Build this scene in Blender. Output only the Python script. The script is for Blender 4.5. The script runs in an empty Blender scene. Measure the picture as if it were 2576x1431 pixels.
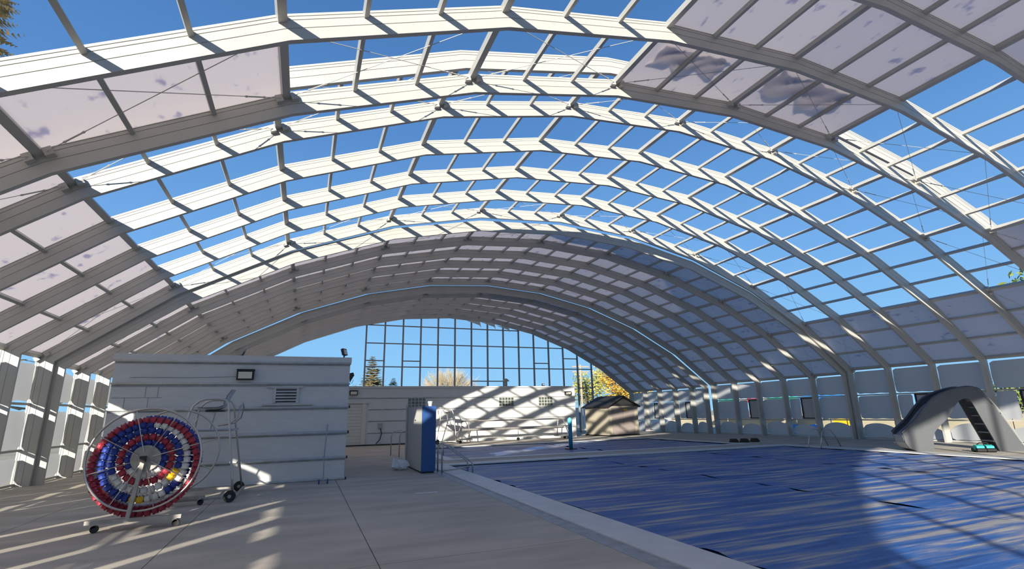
import bpy, math, random
from mathutils import Vector, Matrix
random.seed(7)
D = bpy.data
SC = bpy.context.scene
COL = SC.collection
PI = math.pi

# ------------------------------------------------------------------ camera
CR = Vector((0.9290, -0.3695, -0.0202)); CU = Vector((-0.0725, -0.2354, 0.9692)); CF = Vector((0.3636, 0.8988, 0.2448))
CF.normalize(); CR = (CR - CF * CR.dot(CF)).normalized(); CU = CR.cross(CF)
cam = D.cameras.new('camera'); cam.sensor_width = 36.0; cam.lens = 1275.0 / 2576.0 * 36.0
cam.clip_start = 0.05; cam.clip_end = 2000
camo = D.objects.new('camera', cam); COL.objects.link(camo)
camo.matrix_world = Matrix(((CR.x, CU.x, -CF.x, 0), (CR.y, CU.y, -CF.y, 0), (CR.z, CU.z, -CF.z, 1.6), (0, 0, 0, 1)))
SC.camera = camo

# ------------------------------------------------------------------ sky, sun, exposure
w = D.worlds.new('sky'); SC.world = w; w.use_nodes = True
nt = w.node_tree; nt.nodes.clear()
tc = nt.nodes.new('ShaderNodeTexCoord'); sx = nt.nodes.new('ShaderNodeSeparateXYZ')
rmp = nt.nodes.new('ShaderNodeValToRGB'); bg = nt.nodes.new('ShaderNodeBackground'); wo = nt.nodes.new('ShaderNodeOutputWorld')
nt.links.new(tc.outputs['Generated'], sx.inputs[0]); nt.links.new(sx.outputs['Z'], rmp.inputs[0])
nt.links.new(rmp.outputs[0], bg.inputs[0]); nt.links.new(bg.outputs[0], wo.inputs[0])
cr = rmp.color_ramp
for i, (p, c) in enumerate([(0.0, (0.33, 0.66, 0.97)), (0.1, (0.27, 0.59, 0.95)), (0.25, (0.19, 0.45, 0.86)), (0.5, (0.10, 0.27, 0.62)), (0.75, (0.06, 0.175, 0.44)), (1.0, (0.05, 0.15, 0.38))]):
    e = cr.elements[i] if i < 2 else cr.elements.new(p)
    e.position = p; e.color = c + (1,)
bg.inputs[1].default_value = 1.0
sun = D.lights.new('sun', 'SUN'); sun.energy = 9.0; sun.angle = math.radians(0.53); sun.color = (1.0, 0.94, 0.81)
suno = D.objects.new('sun', sun); COL.objects.link(suno)
SUND = Vector((2.0, 2.81, -1.0)).normalized()
suno.rotation_euler = SUND.to_track_quat('-Z', 'Y').to_euler(); suno.location = (-30, -40, 30)
SC.view_settings.view_transform = 'Standard'; SC.view_settings.look = 'None'
SC.view_settings.exposure = 0.0; SC.view_settings.gamma = 1.0; SC.view_settings.use_curve_mapping = False

# ------------------------------------------------------------------ materials
MATS = {}
def mat(name, col, rough=0.6, metal=0.0, var=0.0, scale=3.0, bump=0.0, bscale=30.0, col2=None, stretch=None, spec=0.5):
    m = D.materials.new(name); m.use_nodes = True; t = m.node_tree; b = t.nodes['Principled BSDF']
    b.inputs['Roughness'].default_value = rough; b.inputs['Metallic'].default_value = metal
    b.inputs['Specular IOR Level'].default_value = spec
    b.inputs['Base Color'].default_value = tuple(col) + (1,)
    co = t.nodes.new('ShaderNodeTexCoord'); mp = t.nodes.new('ShaderNodeMapping'); t.links.new(co.outputs['Object'], mp.inputs[0])
    if stretch: mp.inputs['Scale'].default_value = stretch
    if var > 0 or col2:
        n = t.nodes.new('ShaderNodeTexNoise'); n.inputs['Scale'].default_value = scale; n.inputs['Detail'].default_value = 6
        t.links.new(mp.outputs[0], n.inputs['Vector'])
        r = t.nodes.new('ShaderNodeValToRGB'); r.color_ramp.elements[0].position = 0.35; r.color_ramp.elements[1].position = 0.65
        c2 = col2 if col2 else tuple(x * (1 - var) for x in col)
        r.color_ramp.elements[0].color = tuple(c2) + (1,); r.color_ramp.elements[1].color = tuple(col) + (1,)
        t.links.new(n.outputs['Fac'], r.inputs[0]); t.links.new(r.outputs[0], b.inputs['Base Color'])
    if bump > 0:
        n2 = t.nodes.new('ShaderNodeTexNoise'); n2.inputs['Scale'].default_value = bscale; n2.inputs['Detail'].default_value = 5
        t.links.new(mp.outputs[0], n2.inputs['Vector'])
        bp = t.nodes.new('ShaderNodeBump'); bp.inputs['Strength'].default_value = bump; bp.inputs['Distance'].default_value = 0.02
        t.links.new(n2.outputs['Fac'], bp.inputs['Height']); t.links.new(bp.outputs[0], b.inputs['Normal'])
    MATS[name] = m; return m

def mat_translucent(name, col, frac, spot=(0.30, 0.30, 0.52), amount=0.5, sc=4.5, lo=0.63, hi=0.72, stretch=(1, 1, 1)):
    m = D.materials.new(name); m.use_nodes = True; t = m.node_tree; t.nodes.clear()
    o = t.nodes.new('ShaderNodeOutputMaterial'); mx = t.nodes.new('ShaderNodeMixShader'); df = t.nodes.new('ShaderNodeBsdfDiffuse'); tr = t.nodes.new('ShaderNodeBsdfTranslucent')
    mx.inputs[0].default_value = frac
    t.links.new(df.outputs[0], mx.inputs[1]); t.links.new(tr.outputs[0], mx.inputs[2])
    gl = t.nodes.new('ShaderNodeBsdfGlossy'); gl.inputs['Roughness'].default_value = 0.3; m2 = t.nodes.new('ShaderNodeMixShader'); m2.inputs[0].default_value = 0.04
    t.links.new(mx.outputs[0], m2.inputs[1]); t.links.new(gl.outputs[0], m2.inputs[2]); t.links.new(m2.outputs[0], o.inputs[0])
    co = t.nodes.new('ShaderNodeTexCoord'); mp = t.nodes.new('ShaderNodeMapping'); mp.inputs['Scale'].default_value = stretch
    ob = t.nodes.new('ShaderNodeObjectInfo'); ad = t.nodes.new('ShaderNodeVectorMath'); ad.operation = 'ADD'
    sc_ = t.nodes.new('ShaderNodeVectorMath'); sc_.operation = 'SCALE'; sc_.inputs['Scale'].default_value = 0.37
    t.links.new(ob.outputs['Location'], sc_.inputs[0]); t.links.new(co.outputs['Object'], ad.inputs[0]); t.links.new(sc_.outputs[0], ad.inputs[1]); t.links.new(ad.outputs[0], mp.inputs[0])
    n = t.nodes.new('ShaderNodeTexNoise'); n.inputs['Scale'].default_value = sc; n.inputs['Detail'].default_value = 3; t.links.new(mp.outputs[0], n.inputs['Vector'])
    r = t.nodes.new('ShaderNodeValToRGB'); r.color_ramp.elements[0].position = lo; r.color_ramp.elements[1].position = hi
    r.color_ramp.elements[0].color = (0, 0, 0, 1); r.color_ramp.elements[1].color = (amount,) * 3 + (1,)
    t.links.new(n.outputs['Fac'], r.inputs[0])
    mc = t.nodes.new('ShaderNodeMixRGB'); mc.inputs[1].default_value = tuple(col) + (1,); mc.inputs[2].default_value = tuple(spot) + (1,)
    t.links.new(r.outputs[0], mc.inputs[0]); t.links.new(mc.outputs[0], df.inputs[0]); t.links.new(mc.outputs[0], tr.inputs[0])
    MATS[name] = m; return m

mat('alum', (0.45, 0.44, 0.41), 0.42, 0, var=0.05, scale=1.5)
mat('alum_dark', (0.30, 0.30, 0.30), 0.5)
mat_translucent('panel', (0.83, 0.785, 0.785), 0.68)
mat_translucent('sheet', (0.50, 0.51, 0.52), 0.36, amount=0.25, sc=2.0, lo=0.55, hi=0.75, spot=(0.5, 0.52, 0.6))
mat('concrete', (0.49, 0.44, 0.37), 0.85, 0, col2=(0.37, 0.335, 0.285), scale=1.1, bump=0.15, bscale=60, stretch=(0.5, 1.6, 1))
mat('joint', (0.09, 0.085, 0.08), 0.9)
mat('coping', (0.60, 0.60, 0.60), 0.5, 0, var=0.12, scale=2)
mat('gutter', (0.34, 0.36, 0.38), 0.5, 0, var=0.3, scale=6)
mat('poolwall', (0.16, 0.46, 0.68), 0.3)
mat('wall_paint', (0.63, 0.63, 0.62), 0.6, 0, var=0.06, scale=2, bump=0.25, bscale=14, stretch=(1, 1, 6))
mat('band_paint', (0.57, 0.57, 0.56), 0.55, 0, var=0.2, scale=3)
mat('rust', (0.06, 0.05, 0.045), 0.8)
mat('black', (0.012, 0.012, 0.013), 0.5)
mat('lens', (0.75, 0.72, 0.60), 0.25)
mat('slot', (0.02, 0.022, 0.03), 0.8)
mat('steel', (0.50, 0.48, 0.46), 0.30, 0.85)
mat('galv', (0.42, 0.40, 0.37), 0.45, 0.5, var=0.25, scale=8)
mat('red', (0.36, 0.03, 0.055), 0.6); mat('blue', (0.018, 0.045, 0.27), 0.6); mat('white', (0.66, 0.65, 0.62), 0.6); mat('yellow', (0.78, 0.50, 0.02), 0.45)
mat('seat_grey', (0.52, 0.53, 0.54), 0.45)
mat('slab_white', (0.56, 0.55, 0.51), 0.55, 0, var=0.12, scale=1.2, stretch=(1, 1, 0.15))
mat('slab_blue', (0.019, 0.075, 0.245), 0.5)
mat('teal_post', (0.02, 0.22, 0.36), 0.4); mat('teal_top', (0.12, 0.62, 0.75), 0.4)
mat('bag', (0.80, 0.81, 0.83), 0.4, bump=0.6, bscale=12)
mat('glassblock', (0.05, 0.06, 0.05), 0.15, 0, col2=(0.12, 0.14, 0.10), scale=10)
mat('shed_wall', (0.40, 0.36, 0.28), 0.7); mat('shed_door', (0.30, 0.25, 0.23), 0.7); mat('shed_roof', (0.022, 0.022, 0.024), 0.6)
mat('slide', (0.085, 0.09, 0.098), 0.38, 0, var=0.1, scale=1.5)
mat('slide_light', (0.30, 0.31, 0.31), 0.45)
mat('teal', (0.03, 0.40, 0.38), 0.4)
mat('hose', (0.05, 0.035, 0.025), 0.7)
mat('ground', (0.46, 0.40, 0.30), 0.9, 0, col2=(0.34, 0.31, 0.2), scale=0.25)
mat('bark', (0.11, 0.08, 0.06), 0.9); mat('twig', (0.42, 0.33, 0.19), 0.8)
mat('needle', (0.20, 0.19, 0.095), 0.7, 0, col2=(0.42, 0.32, 0.16), scale=1.4); mat('needle_dark', (0.035, 0.05, 0.03), 0.7)
mat('leaf_orange', (0.62, 0.34, 0.05), 0.7, 0, col2=(0.42, 0.36, 0.05), scale=0.7); mat('leaf_yellow', (0.50, 0.44, 0.10), 0.7, 0, col2=(0.26, 0.28, 0.07), scale=0.8)
mat('leaf_green', (0.28, 0.32, 0.06), 0.7, 0, col2=(0.12, 0.17, 0.03), scale=0.8)
mat('wood_pole', (0.40, 0.31, 0.23), 0.8)
mat('fence_white', (0.72, 0.71, 0.68), 0.7); mat('awning_green', (0.02, 0.42, 0.28), 0.6); mat('tarp_blue', (0.03, 0.27, 0.75), 0.5); mat('sign_red', (0.6, 0.04, 0.06), 0.5)
mat('sign_yellow', (0.85, 0.52, 0.02), 0.5); mat('door_paint', (0.60, 0.59, 0.53), 0.6)
mat('pane_dark', (0.05, 0.055, 0.065), 0.2)
mat('court', (0.33, 0.30, 0.24), 0.9, 0, col2=(0.35, 0.16, 0.12), scale=0.2)

def mat_cover():
    m = D.materials.new('cover'); m.use_nodes = True; t = m.node_tree; b = t.nodes['Principled BSDF']
    b.inputs['Roughness'].default_value = 0.5
    co = t.nodes.new('ShaderNodeTexCoord'); mp = t.nodes.new('ShaderNodeMapping'); mp.inputs['Scale'].default_value = (0.35, 4.2, 1); mp.inputs['Rotation'].default_value = (0, 0, 0.04)
    t.links.new(co.outputs['Object'], mp.inputs[0])
    n = t.nodes.new('ShaderNodeTexNoise'); n.inputs['Scale'].default_value = 1.0; n.inputs['Detail'].default_value = 7; n.inputs['Roughness'].default_value = 0.62; t.links.new(mp.outputs[0], n.inputs['Vector'])
    r = t.nodes.new('ShaderNodeValToRGB')
    els = [(0.35, (0.012, 0.06, 0.23)), (0.46, (0.03, 0.115, 0.37)), (0.52, (0.12, 0.165, 0.32)), (0.60, (0.36, 0.345, 0.345))]
    for i, (p, c) in enumerate(els):
        e = r.color_ramp.elements[i] if i < 2 else r.color_ramp.elements.new(p)
        e.position = p; e.color = c + (1,)
    t.links.new(n.outputs['Fac'], r.inputs[0]); t.links.new(r.outputs[0], b.inputs['Base Color'])
    bp = t.nodes.new('ShaderNodeBump'); bp.inputs['Strength'].default_value = 0.5; bp.inputs['Distance'].default_value = 0.03
    t.links.new(n.outputs['Fac'], bp.inputs['Height']); t.links.new(bp.outputs[0], b.inputs['Normal'])
    MATS['cover'] = m
mat_cover()
def mat_water():
    m = D.materials.new('water'); m.use_nodes = True; b = m.node_tree.nodes['Principled BSDF']
    b.inputs['Base Color'].default_value = (0.10, 0.42, 0.70, 1); b.inputs['Roughness'].default_value = 0.05; MATS['water'] = m
mat_water()

# ------------------------------------------------------------------ mesh helpers
class MB:
    def __init__(s): s.v = []; s.f = []
    def box(s, c, d, rz=0.0, M=None):
        i = len(s.v); x, y, z = d[0] / 2, d[1] / 2, d[2] / 2; cs, sn = math.cos(rz), math.sin(rz)
        for a in (-x, x):
            for b in (-y, y):
                for e in (-z, z):
                    p = Vector((a, b, e))
                    p = (M @ p) if M else Vector((a * cs - b * sn, a * sn + b * cs, e))
                    s.v.append((p.x + c[0], p.y + c[1], p.z + c[2]))
        s.f += [tuple(i + k for k in q) for q in ((0, 1, 3, 2), (4, 6, 7, 5), (0, 4, 5, 1), (2, 3, 7, 6), (0, 2, 6, 4), (1, 5, 7, 3))]
        return s
    def bb(s, a, b):
        return s.box([(a[k] + b[k]) / 2 for k in range(3)], [abs(b[k] - a[k]) for k in range(3)])
    def bar(s, p, q, wd, ht, up=(0, 0, 1)):
        p, q = Vector(p), Vector(q); t = (q - p).normalized(); u = Vector(up); sd = t.cross(u)
        if sd.length < 1e-4: sd = t.cross(Vector((1, 0, 0)))
        sd.normalize(); u = sd.cross(t).normalized(); i = len(s.v)
        for e in (p, q):
            for a, b in ((-1, -1), (1, -1), (1, 1), (-1, 1)):
                s.v.append(tuple(e + sd * a * wd / 2 + u * b * ht / 2))
        s.f += [(i, i + 3, i + 2, i + 1), (i + 4, i + 5, i + 6, i + 7)] + [(i + k, i + (k + 1) % 4, i + 4 + (k + 1) % 4, i + 4 + k) for k in range(4)]
        return s
    def tube(s, pts, r, n=8, caps=True, closed=False):
        P = [Vector(p) for p in pts]; L = len(P); rs = r if isinstance(r, (list, tuple)) else [r] * L
        ref = None; i0 = len(s.v)
        for k in range(L):
            a = P[k - 1] if (k > 0 or closed) else P[k]; b = P[(k + 1) % L] if (k < L - 1 or closed) else P[k]
            t = (b - a)
            t = t.normalized() if t.length > 1e-9 else Vector((0, 0, 1))
            if ref is None:
                ref = t.orthogonal().normalized()
            else:
                ref = ref - t * ref.dot(t)
                ref = ref.normalized() if ref.length > 1e-6 else t.orthogonal().normalized()
            bt = t.cross(ref)
            for j in range(n):
                an = 2 * PI * j / n; s.v.append(tuple(P[k] + (ref * math.cos(an) + bt * math.sin(an)) * rs[k]))
        for k in range(L if closed else L - 1):
            k2 = (k + 1) % L
            for j in range(n):
                j2 = (j + 1) % n; s.f.append((i0 + k * n + j, i0 + k * n + j2, i0 + k2 * n + j2, i0 + k2 * n + j))
        if caps and not closed:
            s.f.append(tuple(i0 + j for j in range(n))[::-1]); s.f.append(tuple(i0 + (L - 1) * n + j for j in range(n)))
        return s
    def cyl(s, p, q, r, n=12): return s.tube([p, q], r, n)
    def prism(s, poly, ax0, ax1, M=None):
        # poly: list of 2d pts in local (a,b); extruded along c from ax0 to ax1; M maps (a,b,c)->world
        i = len(s.v); n = len(poly)
        for c in (ax0, ax1):
            for a, b in poly:
                p = Vector((a, b, c)); p = M @ p if M else p
                s.v.append(tuple(p))
        s.f.append(tuple(range(i, i + n))[::-1]); s.f.append(tuple(range(i + n, i + 2 * n)))
        for k in range(n):
            k2 = (k + 1) % n; s.f.append((i + k, i + k2, i + n + k2, i + n + k))
        return s
    def quad(s, a, b, c, d):
        i = len(s.v); s.v += [tuple(a), tuple(b), tuple(c), tuple(d)]; s.f.append((i, i + 1, i + 2, i + 3)); return s
    def mesh(s, name, m, smooth=False):
        me = D.meshes.new(name); me.from_pydata(s.v, [], s.f); me.materials.append(MATS[m])
        if smooth:
            for p in me.polygons: p.use_smooth = True
        me.update(); return me
    def build(s, name, m, parent=None, smooth=False, loc=None):
        return link(name, s.mesh(name, m, smooth), parent, loc)

def link(name, me, parent=None, loc=None):
    o = D.objects.new(name, me); COL.objects.link(o)
    if parent: o.parent = parent
    if loc: o.location = loc
    return o
def tag(o, label=None, cat=None, group=None, kind=None):
    if label: o['label'] = label
    if cat: o['category'] = cat
    if group: o['group'] = group
    if kind: o['kind'] = kind
    return o
def thing(name, label, cat, loc=(0, 0, 0), rz=0.0, group=None, kind=None):
    o = link(name, None, None, loc); o.rotation_euler = (0, 0, rz); o.empty_display_size = 0.2
    return tag(o, label, cat, group, kind)
def arc(c, r, a0, a1, n, ax='xz'):
    out = []
    for k in range(n + 1):
        a = a0 + (a1 - a0) * k / n; p = [c[0], c[1], c[2]]
        i, j = {'xz': (0, 2), 'xy': (0, 1), 'yz': (1, 2)}[ax]
        p[i] += r * math.cos(a); p[j] += r * math.sin(a); out.append(tuple(p))
    return out

# ------------------------------------------------------------------ ground and floor
g = MB(); GZ = -0.06
for a, b in (((-200, -200), (-7.2, 320)), ((26.2, -200), (300, 320)), ((-7.2, 36.6), (26.2, 320)), ((-7.2, -200), (26.2, -11.2))):
    g.bb((a[0], a[1], GZ - 0.4), (b[0], b[1], GZ))
tag(g.build('ground', 'ground'), 'dry pale ground outside the enclosure', 'ground', kind='structure')

PX0, PX1, PY0, PY1 = 4.43, 19.2, -8.3, 16.7       # main pool
QX0, QX1, QY0, QY1 = 5.2, 18.6, 18.85, 25.5       # second pool
fl = MB()
def cells():
    xs = [-7.2, -4.1, -1.55, 0.89, 3.55, 4.43, 5.2, 9.5, 14.2, 18.6, 19.2, 19.75, 22.4, 26.2]
    ys = [-11.2, -8.3, -4.6, -0.9, 2.8, 6.3, 9.9, 13.2, 16.7, 17.2, 18.4, 18.85, 22.0, 25.5, 25.95, 29.0, 32.8, 36.6]
    for i in range(len(xs) - 1):
        for j in range(len(ys) - 1):
            cx, cy = (xs[i] + xs[i + 1]) / 2, (ys[j] + ys[j + 1]) / 2
            main = 3.55 < cx < 19.75 and PY0 < cy < 17.2
            sec = QX0 < cx < QX1 and 18.4 < cy < 25.95
            if main or sec: continue
            yield xs[i], xs[i + 1], ys[j], ys[j + 1]
floor = tag(link('floor', None), 'grey brushed concrete pool deck with narrow joints', 'floor', kind='structure')
jb = MB()
for a, b, c, d in cells():
    jb.bb((a, c, -0.30), (b, d, -0.014))
    e = 0.006
    m_ = MB().bb((a + e, c + e, -0.02), (b - e, d - e, 0.0))
    m_.build('concrete_slab', 'concrete', floor)
jb.build('joint_bed', 'joint', floor)

def pool(name, x0, x1, y0, y1, cop, gut, label):
    p = tag(link(name, None), label, 'pool', kind='structure')
    b = MB(); t = 0.15
    b.bb((x0 - t, y0 - t, -1.8), (x1 + t, y1 + t, -1.6))
    b.bb((x0 - t, y0 - t, -1.6), (x0, y1 + t, -0.02)); b.bb((x1, y0 - t, -1.6), (x1 + t, y1 + t, -0.02))
    b.bb((x0, y0 - t, -1.6), (x1, y0, -0.02)); b.bb((x0, y1, -1.6), (x1, y1 + t, -0.02))
    b.build('basin', 'poolwall', p)
    w_ = MB().bb((x0, y0, -0.5), (x1, y1, -0.075)); w_.build('water', 'water', p)
    def ring(o0, o1, z0, z1, nm, mm):
        r = MB()
        r.bb((x0 - o1, y0 - o1, z0), (x0 - o0, y1 + o1, z1)); r.bb((x1 + o0, y0 - o1, z0), (x1 + o1, y1 + o1, z1))
        r.bb((x0 - o0, y0 - o1, z0), (x1 + o0, y0 - o0, z1)); r.bb((x0 - o0, y1 + o0, z0), (x1 + o0, y1 + o1, z1))
        r.build(nm, mm, p)
    ring(0.0, cop, -0.06, 0.012, 'coping', 'coping')
    if gut: ring(cop, gut, -0.06, -0.004, 'gutter', 'gutter')
    return p
pool('swimming_pool', PX0, PX1, PY0, PY1, 0.62, 0.87, 'large rectangular swimming pool with white coping under the blue covers')
pool('wading_pool', QX0, QX1, QY0, QY1, 0.44, 0, 'smaller rectangular pool beyond the large pool')

def cover(x0, x1, y0, y1, label, z=-0.035, cat='pool cover', wob=0.0):
    nx, ny = max(6, int((x1 - x0) / 0.5)), int((y1 - y0) / 0.16); b = MB(); rnd = random.Random(int(x0 * 10 + y0))
    ph = [(rnd.uniform(2.5, 9), rnd.uniform(-0.5, 0.5), rnd.uniform(0, 6), rnd.uniform(.002, .006)) for _ in range(9)]
    for j in range(ny + 1):
        for i in range(nx + 1):
            x = x0 + (x1 - x0) * i / nx; y = y0 + (y1 - y0) * j / ny
            zz = z + sum(a * math.sin(k * y + l * x + q) for k, l, q, a in ph)
            if i == 0: x += wob * (0.07 * math.sin(y * 1.7) + 0.04 * math.sin(y * 5.1))
            b.v.append((x, y, zz))
    for j in range(ny):
        for i in range(nx):
            k = j * (nx + 1) + i; b.f.append((k, k + 1, k + nx + 2, k + nx + 1))
    o = b.build('pool_cover', 'cover', None, True); tag(o, label, cat, 'floating pool covers')
    return o
cover(4.53, 9.425, PY0 + .1, PY1 - .1, 'wrinkled blue floating cover strip along the near coping of the large pool', wob=1.0)
cover(9.45, 14.32, PY0 + .1, PY1 - .1, 'wrinkled blue floating cover strip down the middle of the large pool')
cover(14.35, 19.14, PY0 + .1, PY1 - .1, 'wrinkled blue floating cover strip beside the grey slide')
cover(QX0 + .1, 11.9, QY0 + .1, QY1 - .1, 'blue floating cover on the left half of the smaller pool', -0.04)
cover(11.98, QX1 - .1, QY0 + .1, QY1 - .1, 'blue floating cover on the right half of the smaller pool', -0.04)

# ------------------------------------------------------------------ arched enclosure
XC = 9.396
KX = [0, 3.474, 6.88, 10.161, 13.199, 15.876]; KZ = [9.29, 9.037, 8.273, 7.001, 5.309, 3.22]
SECS = [
    dict(dx=0.0, dz=0.0, dep=0.40, ys=[-10.24, -8.38, -6.52, -4.66, -2.80, -0.92]),
    dict(dx=-0.37, dz=-0.645, dep=0.40, ys=[-0.95, 0.90, 2.75, 4.60, 6.46, 8.30]),
    dict(dx=0.0, dz=0.0, dep=0.40, ys=[8.40, 10.21, 12.10, 13.97, 15.84, 17.69]),
    dict(dx=-0.232, dz=-0.501, dep=0.405, ys=[17.81, 19.65, 21.48, 23.28, 25.11, 26.95]),
    dict(dx=-0.80, dz=-0.92, dep=0.40, ys=[27.07, 28.40, 30.13, 31.90, 33.71, 35.52]),
]
LAB = ['closed arched roof section behind the viewer covered in translucent panels',
       'white arched roof section overhead with patches of translucent panels and open sky',
       'bare white arched roof section in the middle, open to blue sky between its ribs',
       'covered arched roof section beyond the open ribs, clad in translucent panels',
       'farthest and lowest covered arched roof section, next to the glazing bars']
RW = 0.085
def profile(s):
    S = SECS[s]; P = []
    for k in range(11):
        i = abs(k - 5); sg = 1 if k > 5 else -1
        P.append((XC + sg * KX[i] * (1 + S['dx'] / KX[5]), KZ[i] * (1 + S['dz'] / KZ[0])))
    return P
def offs(P, n):
    """polyline P (left to right) moved outward by n with mitred corners"""
    out = []; L = len(P)
    for k in range(L):
        def nrm(a, b):
            t = (b[0] - a[0], b[1] - a[1]); l = math.hypot(*t); return (-t[1] / l, t[0] / l)
        n1 = nrm(P[k - 1], P[k]) if k > 0 else None; n2 = nrm(P[k], P[k + 1]) if k < L - 1 else None
        if n1 is None: m = n2; q = 1
        elif n2 is None: m = n1; q = 1
        else:
            m = (n1[0] + n2[0], n1[1] + n2[1]); l = math.hypot(*m); m = (m[0] / l, m[1] / l); q = m[0] * n1[0] + m[1] * n1[1]
        out.append((P[k][0] + m[0] * n / q, P[k][1] + m[1] * n / q))
    return out
def rib_mesh(s):
    P = profile(s); P = [(P[0][0], 0.0)] + P + [(P[-1][0], 0.0)]; d = SECS[s]['dep']
    g_ = 0.008; gw = 0.012
    cs = [(0, 0)]
    for q in (0.42, 0.74, 0.88):
        cs += [(q * d, 0), (q * d, g_), (q * d + gw, g_), (q * d + gw, 0)]
    cs += [(d, 0), (d, RW), (0, RW)]
    b = MB(); rows = [offs(P, n) for n, y in cs]; nC = len(cs)
    for k in range(len(P)):
        for j, (n, y) in enumerate(cs):
            x, z = rows[j][k]; b.v.append((x, y, max(z, 0.0)))
    for k in range(len(P) - 1):
        for j in range(nC):
            j2 = (j + 1) % nC; b.f.append((k * nC + j, (k + 1) * nC + j, (k + 1) * nC + j2, k * nC + j2))
    b.f.append(tuple(range(nC))); b.f.append(tuple((len(P) - 1) * nC + j for j in range(nC))[::-1])
    return b.mesh('rib', 'alum')
def closed(s, bay, seg):
    if s in (0, 3, 4): return True
    if s == 2: return seg in (0, 9)
    if bay < 3: return True
    if bay == 3: return seg in (0, 4, 5, 9)
    return seg in (0, 1, 4, 5, 8, 9)

def lerp(a, b, t): return (a[0] + (b[0] - a[0]) * t, a[1] + (b[1] - a[1]) * t)
for s, S in enumerate(SECS):
    root = tag(link('ceiling', None), LAB[s], 'roof', kind='structure')
    rm = rib_mesh(s); P = profile(s); d = S['dep']; ys = S['ys']
    for y in ys:
        link('rib', rm, root, (0, y, 0))
    base_len = ys[2] - ys[1]
    pm_h = MB().box((0, 0, 0), (0.12, 1.0, 0.11)).mesh('heavy_purlin', 'alum'); pm_l = MB().box((0, 0, 0), (0.068, 1.0, 0.09)).mesh('purlin', 'alum')
    Oc = offs([(P[0][0], 0.0)] + P + [(P[-1][0], 0.0)], d - 0.075)[1:-1]; Op = offs([(P[0][0], 0.0)] + P + [(P[-1][0], 0.0)], d - 0.02)[1:-1]
    slots = []
    for seg in range(10):
        for q in range(3): slots.append((lerp(Oc[seg], Oc[seg + 1], q / 3), math.atan2(Oc[seg + 1][1] - Oc[seg][1], Oc[seg + 1][0] - Oc[seg][0]), q == 0, seg))
    slots.append((Oc[10], math.atan2(Oc[10][1] - Oc[9][1], Oc[10][0] - Oc[9][0]), True, 9))
    pan = {}
    for bay in range(5):
        y0, y1 = ys[bay] + RW, ys[bay + 1]; ln = y1 - y0; yc = (y0 + y1) / 2
        for (x, z), an, heavy, seg in slots:
            if heavy and 0 < slots.index(((x, z), an, heavy, seg)) < 30:
                a0 = math.atan2(Oc[seg][1] - Oc[seg - 1][1], Oc[seg][0] - Oc[seg - 1][0]); an = (an + a0) / 2
            o = link('heavy_purlin' if heavy else 'purlin', pm_h if heavy else pm_l, root, (x, yc, z)); o.rotation_euler = (0, -an, 0); o.scale = (1, ln, 1)
        for seg in range(10):
            if not closed(s, bay, seg): continue
            a, b_ = Op[seg], Op[seg + 1]; an = math.atan2(b_[1] - a[1], b_[0] - a[0]); wd = math.hypot(b_[0] - a[0], b_[1] - a[1]) / 3
            key = round(wd, 3)
            if key not in pan: pan[key] = MB().box((0, 0, 0), (wd - 0.02, 1.0, 0.016)).mesh('panel', 'panel')
            for q in range(3):
                cut = s == 1 and bay == 3 and seg == 0 and q == 2      # unseen panel, upper part left out so a sun patch reaches the slab
                c = lerp(a, b_, (q + .5) / 3 if not cut else (q + .30) / 3)
                o = link('panel', pan[key], root, (c[0], yc, c[1])); o.rotation_euler = (0, -an, 0); o.scale = (.6 if cut else 1, ln + 0.03, 1)
    if s == 1:
        Q_ = [(P[0][0], 0.0)] + P; A_ = offs(Q_, d); B_ = offs(Q_, d + .12)
        sl_ = MB(); sl_.prism([A_[1], A_[2], A_[3], B_[3], B_[2], B_[1]], ys[5], ys[5] + .08, Matrix(((1, 0, 0), (0, 0, 1), (0, 1, 0)))); sl_.build('sun_block_strip', 'alum_dark', root)  # added unseen strip, keeps a band of sun off the near building
    # cable bracing with brackets in the end bays
    bays = {1: [4], 2: [0, 4], 3: [0, 4], 4: [0]}.get(s, [])
    br = MB().box((-0.12, 0, 0), (0.11, 0.10, 0.12)).box((0.12, 0, 0), (0.11, 0.10, 0.12)).mesh('cable_bracket', 'alum')
    for bay in bays:
        ya, yb = ys[bay] + RW + 0.05, ys[bay + 1] - 0.05
        N = offs([(P[0][0], 0.0)] + P + [(P[-1][0], 0.0)], d - 0.14)[1:-1]
        for k in range(0, 11):
            t1 = Oc[min(k + 1, 10)]; t0 = Oc[max(k - 1, 0)]; an = math.atan2(t1[1] - t0[1], t1[0] - t0[0])
            o = link('cable_bracket', br, root, (N[k][0], yb, N[k][1])); o.rotation_euler = (0, -an, 0)
        for seg in range(10):
            a, b_ = N[seg], N[seg + 1]
            for (p, q) in (((a[0], yb, a[1]), (b_[0], ya, b_[1])), ((b_[0], yb, b_[1]), (a[0], ya, a[1]))):
                p, q = Vector(p), Vector(q); t = (q - p).normalized(); m_ = MB()
                p = p + t * 0.12
                m_.tube([p, q], 0.006, 4)
                m_.tube([p + t * 0.25, p + t * 0.28, p + t * 0.30, p + t * 0.55, p + t * 0.57, p + t * 0.6], [0.008, 0.02, 0.012, 0.012, 0.02, 0.008], 5)
                m_.build('brace_cable', 'alum', root)

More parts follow.
